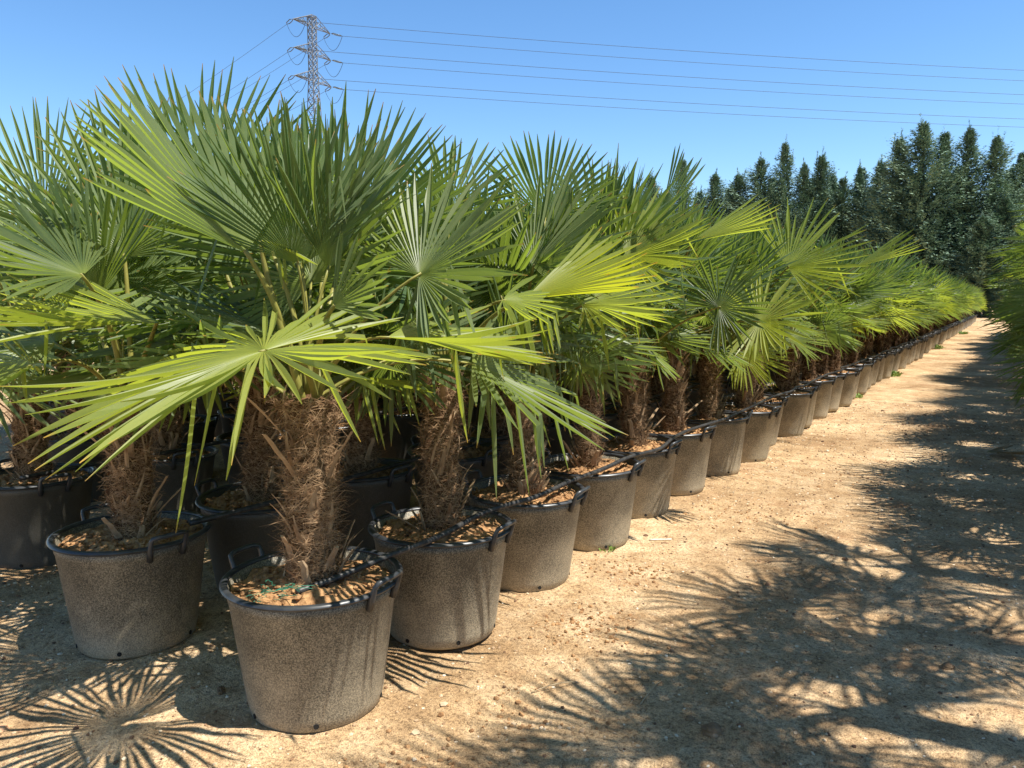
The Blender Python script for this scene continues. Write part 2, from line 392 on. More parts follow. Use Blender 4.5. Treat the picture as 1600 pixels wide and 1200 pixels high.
def _ico():
    t = (1+sqrt(5))/2
    V = [(-1, t, 0), (1, t, 0), (-1, -t, 0), (1, -t, 0), (0, -1, t), (0, 1, t), (0, -1, -t), (0, 1, -t), (t, 0, -1), (t, 0, 1), (-t, 0, -1), (-t, 0, 1)]
    F = [(0, 11, 5), (0, 5, 1), (0, 1, 7), (0, 7, 10), (0, 10, 11), (1, 5, 9), (5, 11, 4), (11, 10, 2), (10, 7, 6), (7, 1, 8), (3, 9, 4), (3, 4, 2), (3, 2, 6), (3, 6, 8), (3, 8, 9), (4, 9, 5), (2, 4, 11), (6, 2, 10), (8, 6, 7), (9, 8, 1)]
    return [Vector(v).normalized() for v in V], F
ICO_V, ICO_F = _ico()
def pebble(mb, c, s, rg, squash=.6):
    sx, sy, sz = s*rg.uniform(.7, 1.4), s*rg.uniform(.6, 1.1), s*rg.uniform(.4, .9)*squash/.6; a = rg.uniform(0, pi); ca, sa = cos(a), sin(a)
    vs = []
    for v in ICO_V:
        j = rg.uniform(.75, 1.2); X, Y, Z = v.x*sx*j, v.y*sy*j, v.z*sz*j
        vs.append((c.x+X*ca-Y*sa, c.y+X*sa+Y*ca, c.z+Z))
    mb.add(vs, ICO_F, (0, rg.random(), 0))

PH = .455
def pot_meshes(n):
    mb = MB(); lathe(mb, [(.0, .004), (.2, .004), (.214, .0), (.225, .012), (.2335, .05), (.2815, PH-.045), (.2845, PH-.042), (.288, PH-.004), (.281, PH-.004), (.2715, PH-.06), (.262, .36)], n)
    rim = MB(); k = 10; prof = []
    for i in range(k+1):
        a = 2*pi*i/k; prof.append((.294+.0135*cos(a), PH+.0095*sin(a)))
    lathe(rim, prof[::-1], n)
    return mb.mesh('pot_wall', M['pot'], True), rim.mesh('pot_rim', M['rim'], True)
def handle_mesh():
    mb = MB(); pts = []
    A = radians(13)
    def P(a, r, z): return Vector((r*cos(a), r*sin(a), z))
    pts = [P(-A, .289, PH-.05), P(-A, .303, PH-.01), P(-A*.98, .318, PH+.03), P(-A*.9, .324, PH+.042)]
    pts += [P(A*t, .327, PH+.047) for t in (-.6, -.3, 0, .3, .6)]+[P(A*.9, .324, PH+.042), P(A*.98, .318, PH+.03), P(A, .303, PH-.01), P(A, .289, PH-.05)]
    tube(mb, pts, [.013, .012, .009]+[.0095]*7+[.009, .012, .013], 8)
    return mb.mesh('pot_handle', M['rim'], True)
POTN, RIMN = pot_meshes(64); POTF, RIMF = pot_meshes(20); HANDLE = handle_mesh(); POT_SHADED = POTN.copy(); POT_SHADED.materials[0] = M['pot_shaded']
hb = MB(); 
tube(hb, [Vector((-.001, 0, 0)), Vector((.0015, 0, 0))], .009, 12); HOLE = hb.mesh('drain_hole', M['hole'])
SOILN = [soil_mb(k).mesh('soil', M['soil']) for k in range(4)]; SOILF = soil_mb(9, n=16, rings=4, chunks=40).mesh('soil_far', M['soil'])
TH = (.62, .68, .58, .72)
TRN = [trunk_mb(k, TH[k], (.06, .056, .065, .054)[k]).mesh('trunk', [M['trunk_core'], M['fibre'], M['stub']]) for k in range(4)]
TR1 = trunk_mb(7, .66, .064, 6500, .0011, 40, 50).mesh('trunk', [M['trunk_core'], M['fibre'], M['stub']])
TRM = [trunk_mb(20+k, .64, (.07, .063)[k], 900, .0022, 16, 16).mesh('trunk_mid', [M['trunk_core'], M['fibre'], M['stub']]) for k in range(2)]
TRF = trunk_mb(12, .64, .072, 150, .005, 10, 8).mesh('trunk_far', [M['trunk_core'], M['fibre'], M['stub']])
STUB = [stub_mb(k, L, w_, le).mesh('leaf_stub', M['stub'], False) for k, (L, w_, le) in enumerate(((.13, .014, .3), (.1, .017, .15), (.16, .012, .55), (.08, .015, .25)))]

# far crowns: whole crown as one mesh
def crown_mb(seed, N=18, R=.58, segs=5, nl=22, wm=.0165):
    rg = random.Random(seed); mb = MB(); pm = MB()
    for i in range(N):
        el = 86-i*(76/N)+rg.uniform(-6, 6); b, p, _ = proto_frond(seed*50+i, el, rg.uniform(.32, .48)*(1.15 if el > 50 else 1), R*rg.uniform(.8, 1.0)*(1.12 if el > 50 else 1), rg.uniform(200, 300), nl, rg.uniform(.15, .6), 0, wm=wm, segs=segs, roll=rg.uniform(-40, 40), pk=3)
        X = Matrix.Rotation(i*2.39996+rg.uniform(-.3, .3), 4, 'Z')
        mb.join(b, X, 2 if el > 50 else 0); mb.join(p, X, 1)
    return mb
CRF = [crown_mb(60+k).mesh('far_crown', [M['leaf'], M['petiole'], M['leaf_erect']]) for k in range(7)]
CRO = [crown_mb(70+k).mesh('far_crown_yellow', [M['leaf_old'], M['petiole'], M['leaf']]) for k in range(2)]
def fine_crown(seed, N=34):
    rg = random.Random(seed); mb = MB()
    for i in range(N):
        el, _, _, b, p = FINE[min(13, int(i/N*14))]
        X = Matrix.Translation((0, 0, -.35*(i/N))) @ Matrix.Rotation(i*2.39996, 4, 'Z') @ Matrix.Rotation(radians(rg.uniform(-8, 8)), 4, 'Y') @ Matrix.Scale(rg.uniform(.9, 1.1), 4)
        mb.join(b, X, 0); mb.join(p, X, 1)
    return mb
CRR = [fine_crown(80+k).mesh('fine_crown', [M['leaf_fine'], M['petiole']]) for k in range(3)]

ORD = ['nearest', 'second', 'third', 'fourth', 'fifth', 'sixth', 'seventh', 'eighth', 'ninth', 'tenth', 'eleventh', 'twelfth', 'thirteenth', 'fourteenth', 'fifteenth', 'sixteenth', 'seventeenth', 'eighteenth', 'nineteenth', 'twentieth']
TENS = {2: 'twenty', 3: 'thirty', 4: 'forty', 5: 'fifty', 6: 'sixty', 7: 'seventy', 8: 'eighty'}
def ordw(k):
    if k < 20: return ORD[k]
    n = k+1; t, u = divmod(n, 10)
    return {2: 'twentieth', 3: 'thirtieth', 4: 'fortieth', 5: 'fiftieth', 6: 'sixtieth', 7: 'seventieth', 8: 'eightieth'}[t] if u == 0 else TENS[t]+'-'+('first' if u == 1 else ORD[u-1])

def add_frond(root, z, var, az, tilt, sc, parts=True):
    f = O('frond', var[1], root, (0, 0, z), (0, tilt, az), sc)
    O('petiole', var[2], f)
    return f
def potted_palm(x, y, label, group, lod, seed, heroes=(), n=16, avoid=None, lean=(0, 0), hscale=1.0, trunk=None, handle_az=None, rowone=False, thin=False, potm=None):
    rg = random.Random(seed)
    root = bpy.data.objects.new('potted_palm', None); COL.objects.link(root); root.location = (x, y, 0); root.empty_display_size = .2
    if (seed % 100) or seed > 300: root.rotation_euler = (rg.gauss(0, .02), rg.gauss(0, .02), 0)
    tag(root, label, 'potted palm', group)
    hz = handle_az if handle_az is not None else rg.gauss(.1, .3)
    if lod == 0:
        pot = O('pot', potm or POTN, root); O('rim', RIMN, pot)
        for s in (0, pi): O('handle', HANDLE, pot, rot=(0, 0, hz+s))
        for a in (-1.7, -.75, .4):
            a += rg.uniform(-.15, .15); O('drain_hole', HOLE, pot, (.2305*cos(a), .2305*sin(a), .03), (0, 0, a))
        O('soil', SOILN[seed % 4], root, (0, 0, .425), (0, 0, rg.uniform(0, 6)))
        ti = seed % 4; tr = O('trunk', trunk or TRN[ti], root, (0, 0, .4), (lean[0], lean[1], rg.uniform(0, 6)))
        H = .66 if trunk else TH[ti]
        for k in range(14):
            a = rg.uniform(0, 2*pi); zz = rg.uniform(.0, .14) if k < 8 else rg.uniform(H*.6, H*.95); q = .078 if k < 8 else .064
            if trunk: q += .01
            O('leaf_stub', STUB[rg.randrange(4)], tr, (q*cos(a), q*sin(a), zz), (rg.uniform(-.2, .2), rg.uniform(-.1, .4), a))
        zt = .4+H+.02
    elif lod == 1:
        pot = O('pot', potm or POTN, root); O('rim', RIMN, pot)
        for s in (0, pi): O('handle', HANDLE, pot, rot=(0, 0, hz+s))
        O('soil', SOILN[seed % 4], root, (0, 0, .425), (0, 0, rg.uniform(0, 6)))
        O('trunk', TRM[seed % 2], root, (0, 0, .4), (rg.uniform(-.07, .07), rg.uniform(-.07, .07), rg.uniform(0, 6))); zt = 1.06
    else:
        pot = O('pot', POTF, root); O('rim', RIMF, pot)
        O('handle', HANDLE, pot, rot=(0, 0, hz))
        O('soil', SOILF, root, (0, 0, .425)); O('trunk', TRF, root, (0, 0, .4), (0, 0, rg.uniform(0, 6)))
        cm = CRO[seed % 2] if rg.random() < .2 else CRF[seed % 7]
        O('crown', cm, root, (0, 0, 1.12+rg.gauss(0, .06)), (rg.uniform(-.16, .16), rg.uniform(-.16, .16), rg.uniform(0, 6)), rg.uniform(.98, 1.2)*hscale)
        return root
    a0 = rg.uniform(0, 6)
    for i in range(n):
        t = i/n; el = 88-76*t**1.1+rg.uniform(-5, 5); az = a0+i*2.39996+rg.uniform(-.25, .25)
        if thin and el > 45 and rg.random() < .45: continue
        if avoid:
            da = (az-avoid[0]+pi) % (2*pi)-pi
            if abs(da) < avoid[1] and el < avoid[2]: continue
        over = rowone and el < 66 and abs((az+pi) % (2*pi)-pi) < 1.0
        if over and rg.random() < .5: continue
        cand = sorted(FR, key=lambda f: abs(f[0]-el))[:3]; v = rg.choice(cand)
        add_frond(root, zt-.08*t, v, az, -radians(el-v[0]), rg.uniform(.88, 1.1)*hscale*(.82 if over else 1))
    for i in range(0):
        v = rg.choice(DEAD); az = rg.uniform(0, 6.28)
        if avoid and abs((az-avoid[0]+pi) % (2*pi)-pi) < avoid[1]: az += pi
        f = add_frond(root, zt-.16, v, az, 0, rg.uniform(.6, .85)); f['label'] = 'dry brown dead frond'
    for h in heroes:
        hub, tip, nn = at(*h['hub'])-root.location, at(*h['tip'])-root.location, h['n']
        nn = RT*nn[0]+UP*nn[1]-FW*nn[2]
        m = tip-hub; R = m.length; c0 = Vector((rg.uniform(-.03, .03), rg.uniform(-.03, .03), zt-.06))
        b = blade(h['seed'], hub, m, nn, N=int(h.get('N', 38)*1.12), spread=h['spread'], R=R, wm=min(.0135, h.get('wm', .0118)), fuse=min(.45, h.get('fuse', .2)) if h.get('fuse', 0) >= .5 else .2, bend=h.get('bend', .25), cup=h.get('cup', .12), fold=h.get('fold', .1), kink=h.get('kink', .08), segs=10, wild=h.get('wild', 1), tipcol=.5)
        f = O('frond', b.mesh('fan_blade', M[h.get('mk', 'leaf')]), root)
        mid = c0*.5+hub*.5+Vector((0, 0, .14))-m.normalized()*.05
        O('petiole', petiole(c0, mid, hub+m.normalized()*.01, .013, .007, 12, 8).mesh('petiole', M['petiole'], True), f)
        if h.get('lab'): f['label'] = h['lab']
    return root

# ------------------------------------------------------------------ setting: ground
def gz(x, y):
    return .02*noise.noise(Vector((x*.9, y*.9, 3)))+.014*noise.noise(Vector((x*3.1, y*3.1, 7)))+.010*noise.noise(Vector((x*9, y*9, 1)))+(.004*noise.noise(Vector((x*25, y*25, 5))) if y < 12 else 0)
xs = [-600, -300, -120, -60, -30, -18, -12, -9, -7]+[-5.6+.1*i for i in range(20)]+[-3.6+.032*i for i in range(150)]+[1.2+.15*i for i in range(12)]+[3.3, 4.5, 7, 12, 25, 60, 150, 400]
ys = [-200, -60, -20, -8, -4, -2, -1, -.5, 0, .4]+[.7+.03*i for i in range(190)]
while ys[-1] < 900: ys.append(ys[-1]*1.012 if ys[-1] < 70 else ys[-1]*1.2)
gm = MB(); nx = len(xs)
gm.add([(x, y, gz(x, y) if (abs(x) < 20 and -5 < y < 75) else 0) for y in ys for x in xs], [(j*nx+i, j*nx+i+1, (j+1)*nx+i+1, (j+1)*nx+i) for j in range(len(ys)-1) for i in range(nx-1)])
tag(O('ground', gm.mesh('ground', M['ground'], True)), kind='structure')

# ------------------------------------------------------------------ palms
def H(hub, tip, n, spread, seed, **k): return dict(hub=hub, tip=tip, n=n, spread=spread, seed=seed, **k)
HERO = {
 (1, 0): [
  H((412, 548, 2.12), (8, 640, 1.93), (.06, .965, .24), 330, 1, N=54, fuse=.34, bend=.3, mk='leaf_old', wm=.0108, wild=1.7, kink=.09, fold=-.03, lab='broad sunlit yellow-green frond reaching towards the path corner'),
  H((385, 395, 2.4), (205, 118, 2.3), (.8, .42, .4), 130, 2, N=24, mk='leaf_erect', fuse=.5, bend=.05, kink=.0, wild=.5, wm=.021),
  H((505, 420, 2.9), (525, 140, 2.9), (0, .12, 1), 200, 3, N=32, mk='leaf_erect', fuse=.42, bend=.04, kink=.0, wild=.5, wm=.021),
  H((655, 430, 2.5), (800, 285, 2.45), (-.3, .55, .75), 235, 4, N=36, bend=.12, fuse=.25),
  H((605, 527, 2.4), (862, 545, 2.5), (0, .97, .22), 130, 5, N=26, bend=.2, mk='leaf_old', wm=.02),
  H((738, 568, 2.75), (972, 648, 2.85), (.1, .9, .4), 190, 6, N=26, bend=.6, kink=.45),
  H((545, 385, 3.1), (600, 160, 3.15), (-.2, .1, 1), 150, 7, N=28, mk='leaf_erect', bend=.05, kink=0, wild=.5),
  H((402, 375, 2.45), (505, 385, 2.55), (0, .95, .3), 70, 8, N=8, bend=1.6, kink=.9, mk='leaf_old'),
  H((520, 480, 2.3), (600, 400, 2.2), (.5, .5, .5), 100, 9, N=14, bend=.3)],
 (2, 0): [
  H((195, 400, 3.1), (128, 160, 3.1), (0, .15, 1), 215, 11, N=36, mk='leaf_erect', bend=.05, kink=0, wild=.5, wm=.022),
  H((130, 430, 2.75), (-80, 335, 2.6), (.2, .85, .45), 190, 12, N=34, bend=.2),
  H((250, 505, 2.65), (-60, 487, 2.4), (0, .95, .3), 120, 13, N=28, bend=.1, mk='leaf_old', wm=.02),
  H((50, 570, 2.55), (-150, 650, 2.35), (-.2, .9, .4), 200, 15, N=30, bend=.4, kink=.15, mk='leaf_old'),
  H((120, 400, 3.2), (160, 330, 3.1), (0, .8, .5), 240, 14, N=28, bend=.4)],
 (3, 0): [H((70, 352, 3.95), (35, 155, 3.95), (0, .1, 1), 150, 22, N=30, mk='leaf_erect', bend=.04, kink=0, wild=.6)],
 (2, 1): [H((320, 340, 3.8), (300, 98, 3.85), (.1, .1, 1), 150, 21, N=30, mk='leaf_erect', bend=.04, kink=0, wild=.5, wm=.022)],
 (1, 1): [
  H((820, 468, 3.0), (1018, 392, 2.95), (-.35, .75, .5), 80, 31, N=16, bend=.1, fuse=.8, kink=0, mk='leaf_yellow', wm=.024),
  H((785, 470, 2.85), (918, 490, 2.8), (0, .9, .4), 170, 32, N=26, bend=.7, kink=.6, mk='leaf_old'),
  H((700, 330, 3.3), (745, 215, 3.35), (-.1, .2, 1), 150, 33, N=24, mk='leaf_erect', bend=.05, kink=0),
  H((690, 440, 3.1), (600, 300, 3.1), (0, .3, 1), 150, 34, N=24, bend=.1)],
 (1, 2): [
  H((826, 412, 3.4), (965, 298, 3.35), (-.3, .5, .8), 170, 41, N=30, bend=.12),
  H((845, 345, 3.9), (870, 215, 3.95), (0, .1, 1), 150, 42, N=26, mk='leaf_erect', bend=.03, kink=0, wild=.5),
  H((905, 470, 3.4), (1060, 460, 3.3), (0, .85, .5), 170, 43, N=28, bend=.25, mk='leaf_old')],
 (1, 3): [H((985, 400, 4.0), (1110, 330, 3.9), (-.2, .6, .7), 170, 51, N=28, bend=.15, mk='leaf_old')],
 (1, 4): [
  H((1132, 478, 4.3), (1210, 420, 4.2), (0, .5, .8), 280, 52, N=32, bend=.3),
  H((1042, 345, 4.5), (1094, 238, 4.45), (.6, .3, .7), 36, 53, N=9, mk='leaf_erect', bend=.02, kink=0, fuse=.7)],
 (1, 5): [
  H((1192, 503, 4.75), (1295, 487, 4.6), (0, .55, .8), 290, 54, N=34, bend=.25, mk='leaf_old'),
  H((1085, 378, 4.9), (1225, 325, 4.7), (-.3, .7, .5), 50, 55, N=11, bend=.05, fuse=.8, mk='leaf_old', kink=0)],
 (1, 7): [H((1222, 415, 6.0), (1345, 352, 5.9), (-.3, .55, .75), 190, 56, N=32, bend=.12, mk='leaf_old')],
 (1, 9): [H((1330, 415, 7.2), (1432, 366, 7.0), (-.3, .7, .6), 40, 57, N=9, bend=.02, fuse=.8, mk='leaf_old', kink=0)],
}
ROWS = {1: (-1.97, 1.80, .72, 81, 'front'), 2: (-2.99, 1.76, .70, 62, 'second'), 3: (-4.4, 2.05, .75, 40, 'third'), 4: (-5.5, 2.9, .75, 26, 'fourth'), 5: (-6.9, 3.6, .78, 22, 'fifth'), 6: (-8.0, 4.1, .8, 16, 'rearmost')}
LAB1 = {0: 'nearest potted fan palm, with thick hairy trunk and green twine on its soil',
        1: 'second potted fan palm of the front row, directly behind the nearest one'}
CAMAZ = {}
for r, (x0, y0, st, cnt, rn) in ROWS.items():
    for k in range(cnt):
        rg = random.Random(r*1000+k)
        x, y = x0+rg.gauss(0, .03)*(k > 0), y0+st*k+rg.gauss(0, .025)*(k > 0)
        lod = 0 if (r == 1 and k < 8) or (r == 2 and k < 4) or (r == 3 and k < 2) else (1 if y < 13 and r < 3 or y < 9 else 2)
        if r == 1:
            lab = LAB1.get(k) or '%s potted fan palm from the near end of the front row beside path' % ordw(k)
        else:
            lab = ('%s potted fan palm from the near end in the %s row behind the front row' % (ordw(k) if k else 'first', rn))
            if (r, k) == (2, 0): lab = 'potted fan palm at the near end of the second row, left of the nearest pot'
            if (r, k) == (3, 0): lab = 'potted fan palm at the left picture edge, first of the third row, deep in shade'
        grp = 'potted fan palms in the %s row' % rn
        ca = atan2(-y, -x)
        hs = 1.0 if r < 3 else 1.12
        av = None
        if r == 1 and k == 0: av = (ca, 1.7, 80)
        elif r == 1 and k < 3: av = (ca, 1.2, 60)
        elif r == 2 and k == 0: av = (ca, 1.5, 75)
        potted_palm(x, y, lab, grp, lod, r*100+k, HERO.get((r, k), ()), n=21 if lod == 0 else 19, avoid=av, hscale=hs*random.Random(k+r*7).uniform(.9, 1.06), rowone=(r == 1), thin=(r, k) in ((1, 0), (2, 0), (1, 1), (2, 1), (3, 0)), potm=POT_SHADED if (r > 1 and k > 0) or r > 2 else None, trunk=TR1 if (r, k) == (1, 0) else None,
                    handle_az=(.12 if k == 0 else rg.gauss(.05, .14)) if r == 1 else (-.12 if (r, k) == (2, 0) else None))

# right-hand row: taller palms whose skirts hang over the edge of the path
for k in range(50):
    rg = random.Random(5000+k); y = -2.2+.85*k; near = y < 4.8; x = (1.16 if near else 1.08)+rg.gauss(0, .16)
    root = bpy.data.objects.new('narrow_leaved_palm', None); COL.objects.link(root); root.location = (x, y, 0)
    tag(root, 'narrow-leaved fan palm right of the path, %s from the near end of its row' % (ordw(k) if k else 'first'), 'palm', 'narrow-leaved palms right of the path')
    pot = O('pot', POTF if y > 3 else POTN, root); O('rim', RIMF, pot)
    top = 3.0 if near else 2.0+rg.uniform(-.1, .1)
    O('soil', SOILF, root, (0, 0, .425)); t_ = O('trunk', TRM[k % 2], root, (0, 0, .4)); t_.scale = (1, 1, (top-.4)/.64)
    a0 = rg.uniform(0, 6)
    if y < 20:
        for i in range(8):
            el = 80-(58 if near else 66)*(i/8)+rg.uniform(-5, 5); v = min(FR, key=lambda f: abs(f[0]-el))
            add_frond(root, top-.02*i, v, a0+i*2.39996+rg.uniform(-.3, .3), 0, (1.12 if near else 1.0)*rg.uniform(.95, 1.12))
        if not near:
            for i in range(17):
                t = i/17; v = FINE[min(13, 3+int(t*11))]
                add_frond(root, top-.15-(top-.78)*t, v, a0+i*2.39996, radians(rg.uniform(-8, 8)), rg.uniform(1.15, 1.4))
    else:
        O('crown', CRF[k % 7], root, (rg.gauss(0, .2), 0, top), (0, 0, rg.uniform(0, 6)), 1.05)
        O('skirt', CRR[k % 3], root, (0, 0, 1.35), (0, 0, rg.uniform(0, 6)), 1.3)

# ------------------------------------------------------------------ hoses
def hose(pts, name, lab, rad=.0125, step=6):
    mb = MB(); P = [Vector(p) for p in pts]; out = []
    for i in range(len(P)-1):
        p0, p1, p2, p3 = P[max(i-1, 0)], P[i], P[i+1], P[min(i+2, len(P)-1)]
        for s in range(step):
            t = s/step
            out.append(.5*((2*p1)+(p2-p0)*t+(2*p0-5*p1+4*p2-p3)*t*t+(3*p1-p0-3*p2+p3)*t**3))
    out.append(P[-1]); tube(mb, out, rad, 8)
    return tag(O(name, mb.mesh(name, M[ 'hose'], True)), lab, 'hose')
rg = random.Random(77)
pts = [(-1.90, 1.66, .455), (-1.86, 1.8, .468), (-1.82, 2.0, .49)]
for k in range(1, 81):
    yc = 1.8+.72*k; pts += [(-1.83+rg.gauss(0, .02), yc-.2, .482+rg.uniform(-.004, .01)), (-1.84+rg.gauss(0, .02), yc+.16, .478+rg.uniform(0, .012))]
hose(pts, 'irrigation_hose', 'black irrigation hose lying along the front row over the pot rims')
pts = [(-3.0+rg.gauss(0, .02)+.2, 1.9+.36*i, .49+rg.uniform(-.01, .015)) for i in range(60)]
hose(pts, 'irrigation_hose', 'black irrigation hose lying over the pots of the second row')
pts = [(-4.4+rg.gauss(0, .02)+.18, 1.9+.38*i, .49+rg.uniform(-.01, .015)) for i in range(40)]
hose(pts, 'irrigation_hose', 'black irrigation hose lying over the pots of the shaded third row')
# green twine tangle on the first pot's soil
tw = MB(); rg = random.Random(5)
c = at(450, 895, 2.42)
def gsoil(p): p = Vector(p); p.z = max(p.z, .448); return p
c = Vector((-1.97+.02, 1.8-.19, .462))
for k in range(11):
    p = c+Vector((rg.gauss(0, .02), rg.gauss(0, .02), rg.uniform(0, .012))); L = [p]
    a = rg.uniform(0, 6.28)
    for i in range(7):
        a += rg.gauss(0, .8); p = p+Vector((cos(a), sin(a), rg.uniform(-.3, .3)))*.011; L.append(Vector((p.x, p.y, max(.452, p.z))))
    tube(tw, L, .0009, 4)
for e in ((.115, .06), (.12, .09), (.1, .02), (.02, -.115), (.045, -.115)):
    q = c+Vector((e[0], e[1], .015)); tube(tw, bez(c, (c+q)/2+Vector((rg.gauss(0, .02), rg.gauss(0, .02), .02)), q, 8), .0009, 4)
tag(O('green_twine', tw.mesh('green_twine', M['twine'])), 'tangle of thin green twine on the soil of the nearest pot', 'twine')

# ------------------------------------------------------------------ ground clutter
rg = random.Random(31); gv = MB()
for i in range(16000):
    y = .8+11*rg.random()**1.7; x = rg.uniform(-4.6, 1.8) if y < 5 else rg.uniform(-2.2, 1.6)
    s = rg.choice((.003, .004, .005, .006, .008)) if rg.random() < .985 else rg.uniform(.009, .015)
    pebble(gv, Vector((x, y, gz(x, y)+s*.15)), s*(.85+y*.05), rg)
tag(O('gravel', gv.mesh('gravel', M['stone'])), 'loose grit and small stones scattered over the sandy ground', 'gravel', kind='stuff')
cl = MB()   # clods of fallen potting soil
for (cx_, cy_, n_, sp) in ((-1.45, 2.85, 160, .12), (-1.55, 3.6, 90, .1), (-1.3, 2.1, 50, .12), (-1.35, 1.62, 130, .13), (-1.05, 1.62, 120, .1), (-1.4, 5, 90, .2), (-1.3, 6.5, 80, .3)):
    for i in range(n_):
        x, y = cx_+rg.gauss(0, sp), cy_+rg.gauss(0, sp); pebble(cl, Vector((x, y, gz(x, y)+.002)), rg.uniform(.003, .012), rg)
tag(O('soil_crumbs', cl.mesh('soil_crumbs', M['soil'])), 'reddish brown crumbs of spilled potting soil on the path', 'soil crumbs', kind='stuff')
lt = MB()
for i in range(700):
    y = .9+8*rg.random()**1.5; x = rg.uniform(-4, 1.6) if y < 5 else rg.uniform(-1.8, 1.5); a = rg.uniform(0, 6.28); L = rg.uniform(.01, .05)
    p = Vector((x, y, gz(x, y)+.003)); q = p+Vector((cos(a)*L, sin(a)*L, rg.uniform(0, .006))); tube(lt, bez(p, (p+q)/2+Vector((rg.gauss(0, L*.15), rg.gauss(0, L*.15), .003)), q, 3), .0008+.0008*rg.random(), 4)
tag(O('plant_litter', lt.mesh('plant_litter', M['litter'])), 'dry straw and leaf bits strewn over the sandy ground', 'litter', kind='stuff')

def ground_at(px, py):
    d = FW+RT*((px-CX)/FPX)-UP*((py-CY)/FPX); t = -CAMH/d.z; p = CAM+d*t; return Vector((p.x, p.y, gz(p.x, p.y)))
def rock(px, py, s, seed, lab, m='rock', sq=.7, name='rock'):
    rg = random.Random(seed); mb = MB(); p = ground_at(px, py); n1, n2 = 14, 9; vs = []
    for i in range(n2+1):
        for j in range(n1):
            th = pi*i/n2; ph = 2*pi*j/n1; v = Vector((sin(th)*cos(ph), sin(th)*sin(ph), cos(th)))
            q = 1+.35*noise.noise(v*1.6+Vector((seed, 0, 0)))+.12*noise.noise(v*5); vs.append((v.x*s*1.25*q, v.y*s*.75*q, v.z*s*sq*q))
    fs = [(i*n1+j, i*n1+(j+1) % n1, (i+1)*n1+(j+1) % n1, (i+1)*n1+j) for i in range(n2) for j in range(n1)]
    mb.add(vs, fs); o = O(name, mb.mesh(name, M[m]), None, p+Vector((0, 0, s*sq*.35)), (0, 0, rg.uniform(0, 3)))
    tag(o, lab, 'stone' if name == 'rock' else name.replace('_', ' '))
rock(1112, 1148, .031, 3, 'flat brown rock on the path at the bottom, largest of the loose rocks')
rock(1078, 1130, .013, 4, 'small dark stone just left of the flat brown rock')
rock(840, 925+300, .012, 5, 'pale stone at the bottom picture edge right of the nearest pot')
rock(345, 1083, .02, 6, 'half buried brown clod in the shade left of the nearest pot')
rock(1480, 1045, .022, 8, 'grey brown stone in the leaf shade at the lower right')
rock(1545, 985, .02, 9, 'dark stone near the right picture edge on the shaded path')
rock(648, 990, .012, 10, 'small clod beside the base of the second front pot')
# orange shard at the left edge
rock(2, 1136, .022, 12, 'orange clay shard at the lower left picture edge', 'shell', .5, 'clay_shard')
# pale stick and leaf strips
def stick(p, q, r, name, lab, m='white', cat='stick', bow=.0):
    mb = MB(); tube(mb, bez(p, (p+q)/2+Vector((0, bow, bow)), q, 6), r, 6); tag(O(name, mb.mesh(name, M[m], True)), lab, cat)
up1 = Vector((0, 0, .006))
stick(ground_at(1015, 845)+up1, ground_at(1049, 843)+up1, .004, 'pale_stick', 'pale flat stick lying on the path beside the fifth pot', 'white')
pa = at(1343, 605, 10.9); pa = ground_at(1343, 607); stick(pa+Vector((0, 0, .1)), pa+Vector((.1, .32, .33)), .012, 'pale_stick', 'white stick leaning against a far pot of the front row', 'white')
for k, (a, b_) in enumerate((((1035, 1065), (1000, 1105)), ((830, 1085), (905, 1068)), ((1135, 1010), (1160, 1030)))):
    stick(ground_at(*a)+Vector((0, 0, .004)), ground_at(*b_)+Vector((0, 0, .004)), .0017, 'twig', ['thin curved twig on the path above the flat brown rock', 'thin dry stem on sunlit sand right of the nearest pot', 'short twig in the fan shadow on the path'][k], 'litter', 'twig', .02)
# fallen brown frond pieces at the right
lb = blade(910, Vector((0, 0, .03)), Vector((1, .3, .05)), Vector((0, 0, 1)), N=12, spread=90, R=.34, wm=.01, bend=.3, g=Vector((0, 0, -.3)), segs=7)
o = O('fallen_frond', lb.mesh('fallen_frond', M['leaf_dead']), None, ground_at(1540, 712)); tag(o, 'dry brown fallen frond on the path under the right hand palms', 'dead leaf')
# weeds
def weed(px, py, h, n_, seed, lab):
    rg = random.Random(seed); mb = MB(); p = ground_at(px, py)
    for i in range(n_):
        a = rg.uniform(0, 6.28); q = h*.8*sqrt(rg.random()); b0 = Vector((q*cos(a), q*sin(a), 0)); d = Vector((rg.gauss(0, .5), rg.gauss(0, .5), 1)).normalized(); L = h*rg.uniform(.4, 1)
        s = d.orthogonal().normalized()*L*.09; c1 = b0+d*L*.55; c2 = b0+d*L+Vector((rg.gauss(0, .2), rg.gauss(0, .2), -.2))*L
        mb.add([b0-s*.4, b0+s*.4, c1+s, c1-s, c2], [(0, 1, 2, 3), (3, 2, 4)], (0, rg.random(), 0))
    tag(O('weed', mb.mesh('weed', M['weed']), None, p), lab, 'weed', 'weeds along the foot of the front row')
weed(1395, 588, .16, 110, 1, 'bright green weed tuft at the foot of the front pots, nearest of the weeds')
weed(1338, 622, .1, 60, 2, 'small low weed patch on the sand below the leaning white stick')
weed(1462, 545, .2, 140, 3, 'spreading weed patch beside distant pots in the middle of the weeds')
weed(1505, 522, .2, 140, 4, 'farthest yellowish weed patch beside the row of distant pots')
weed(1405, 572, .12, 70, 5, 'narrow weed strip just beyond the bright green tuft')
weed(948, 862, .05, 26, 6, 'tiny dry weed beside the fourth front pot')

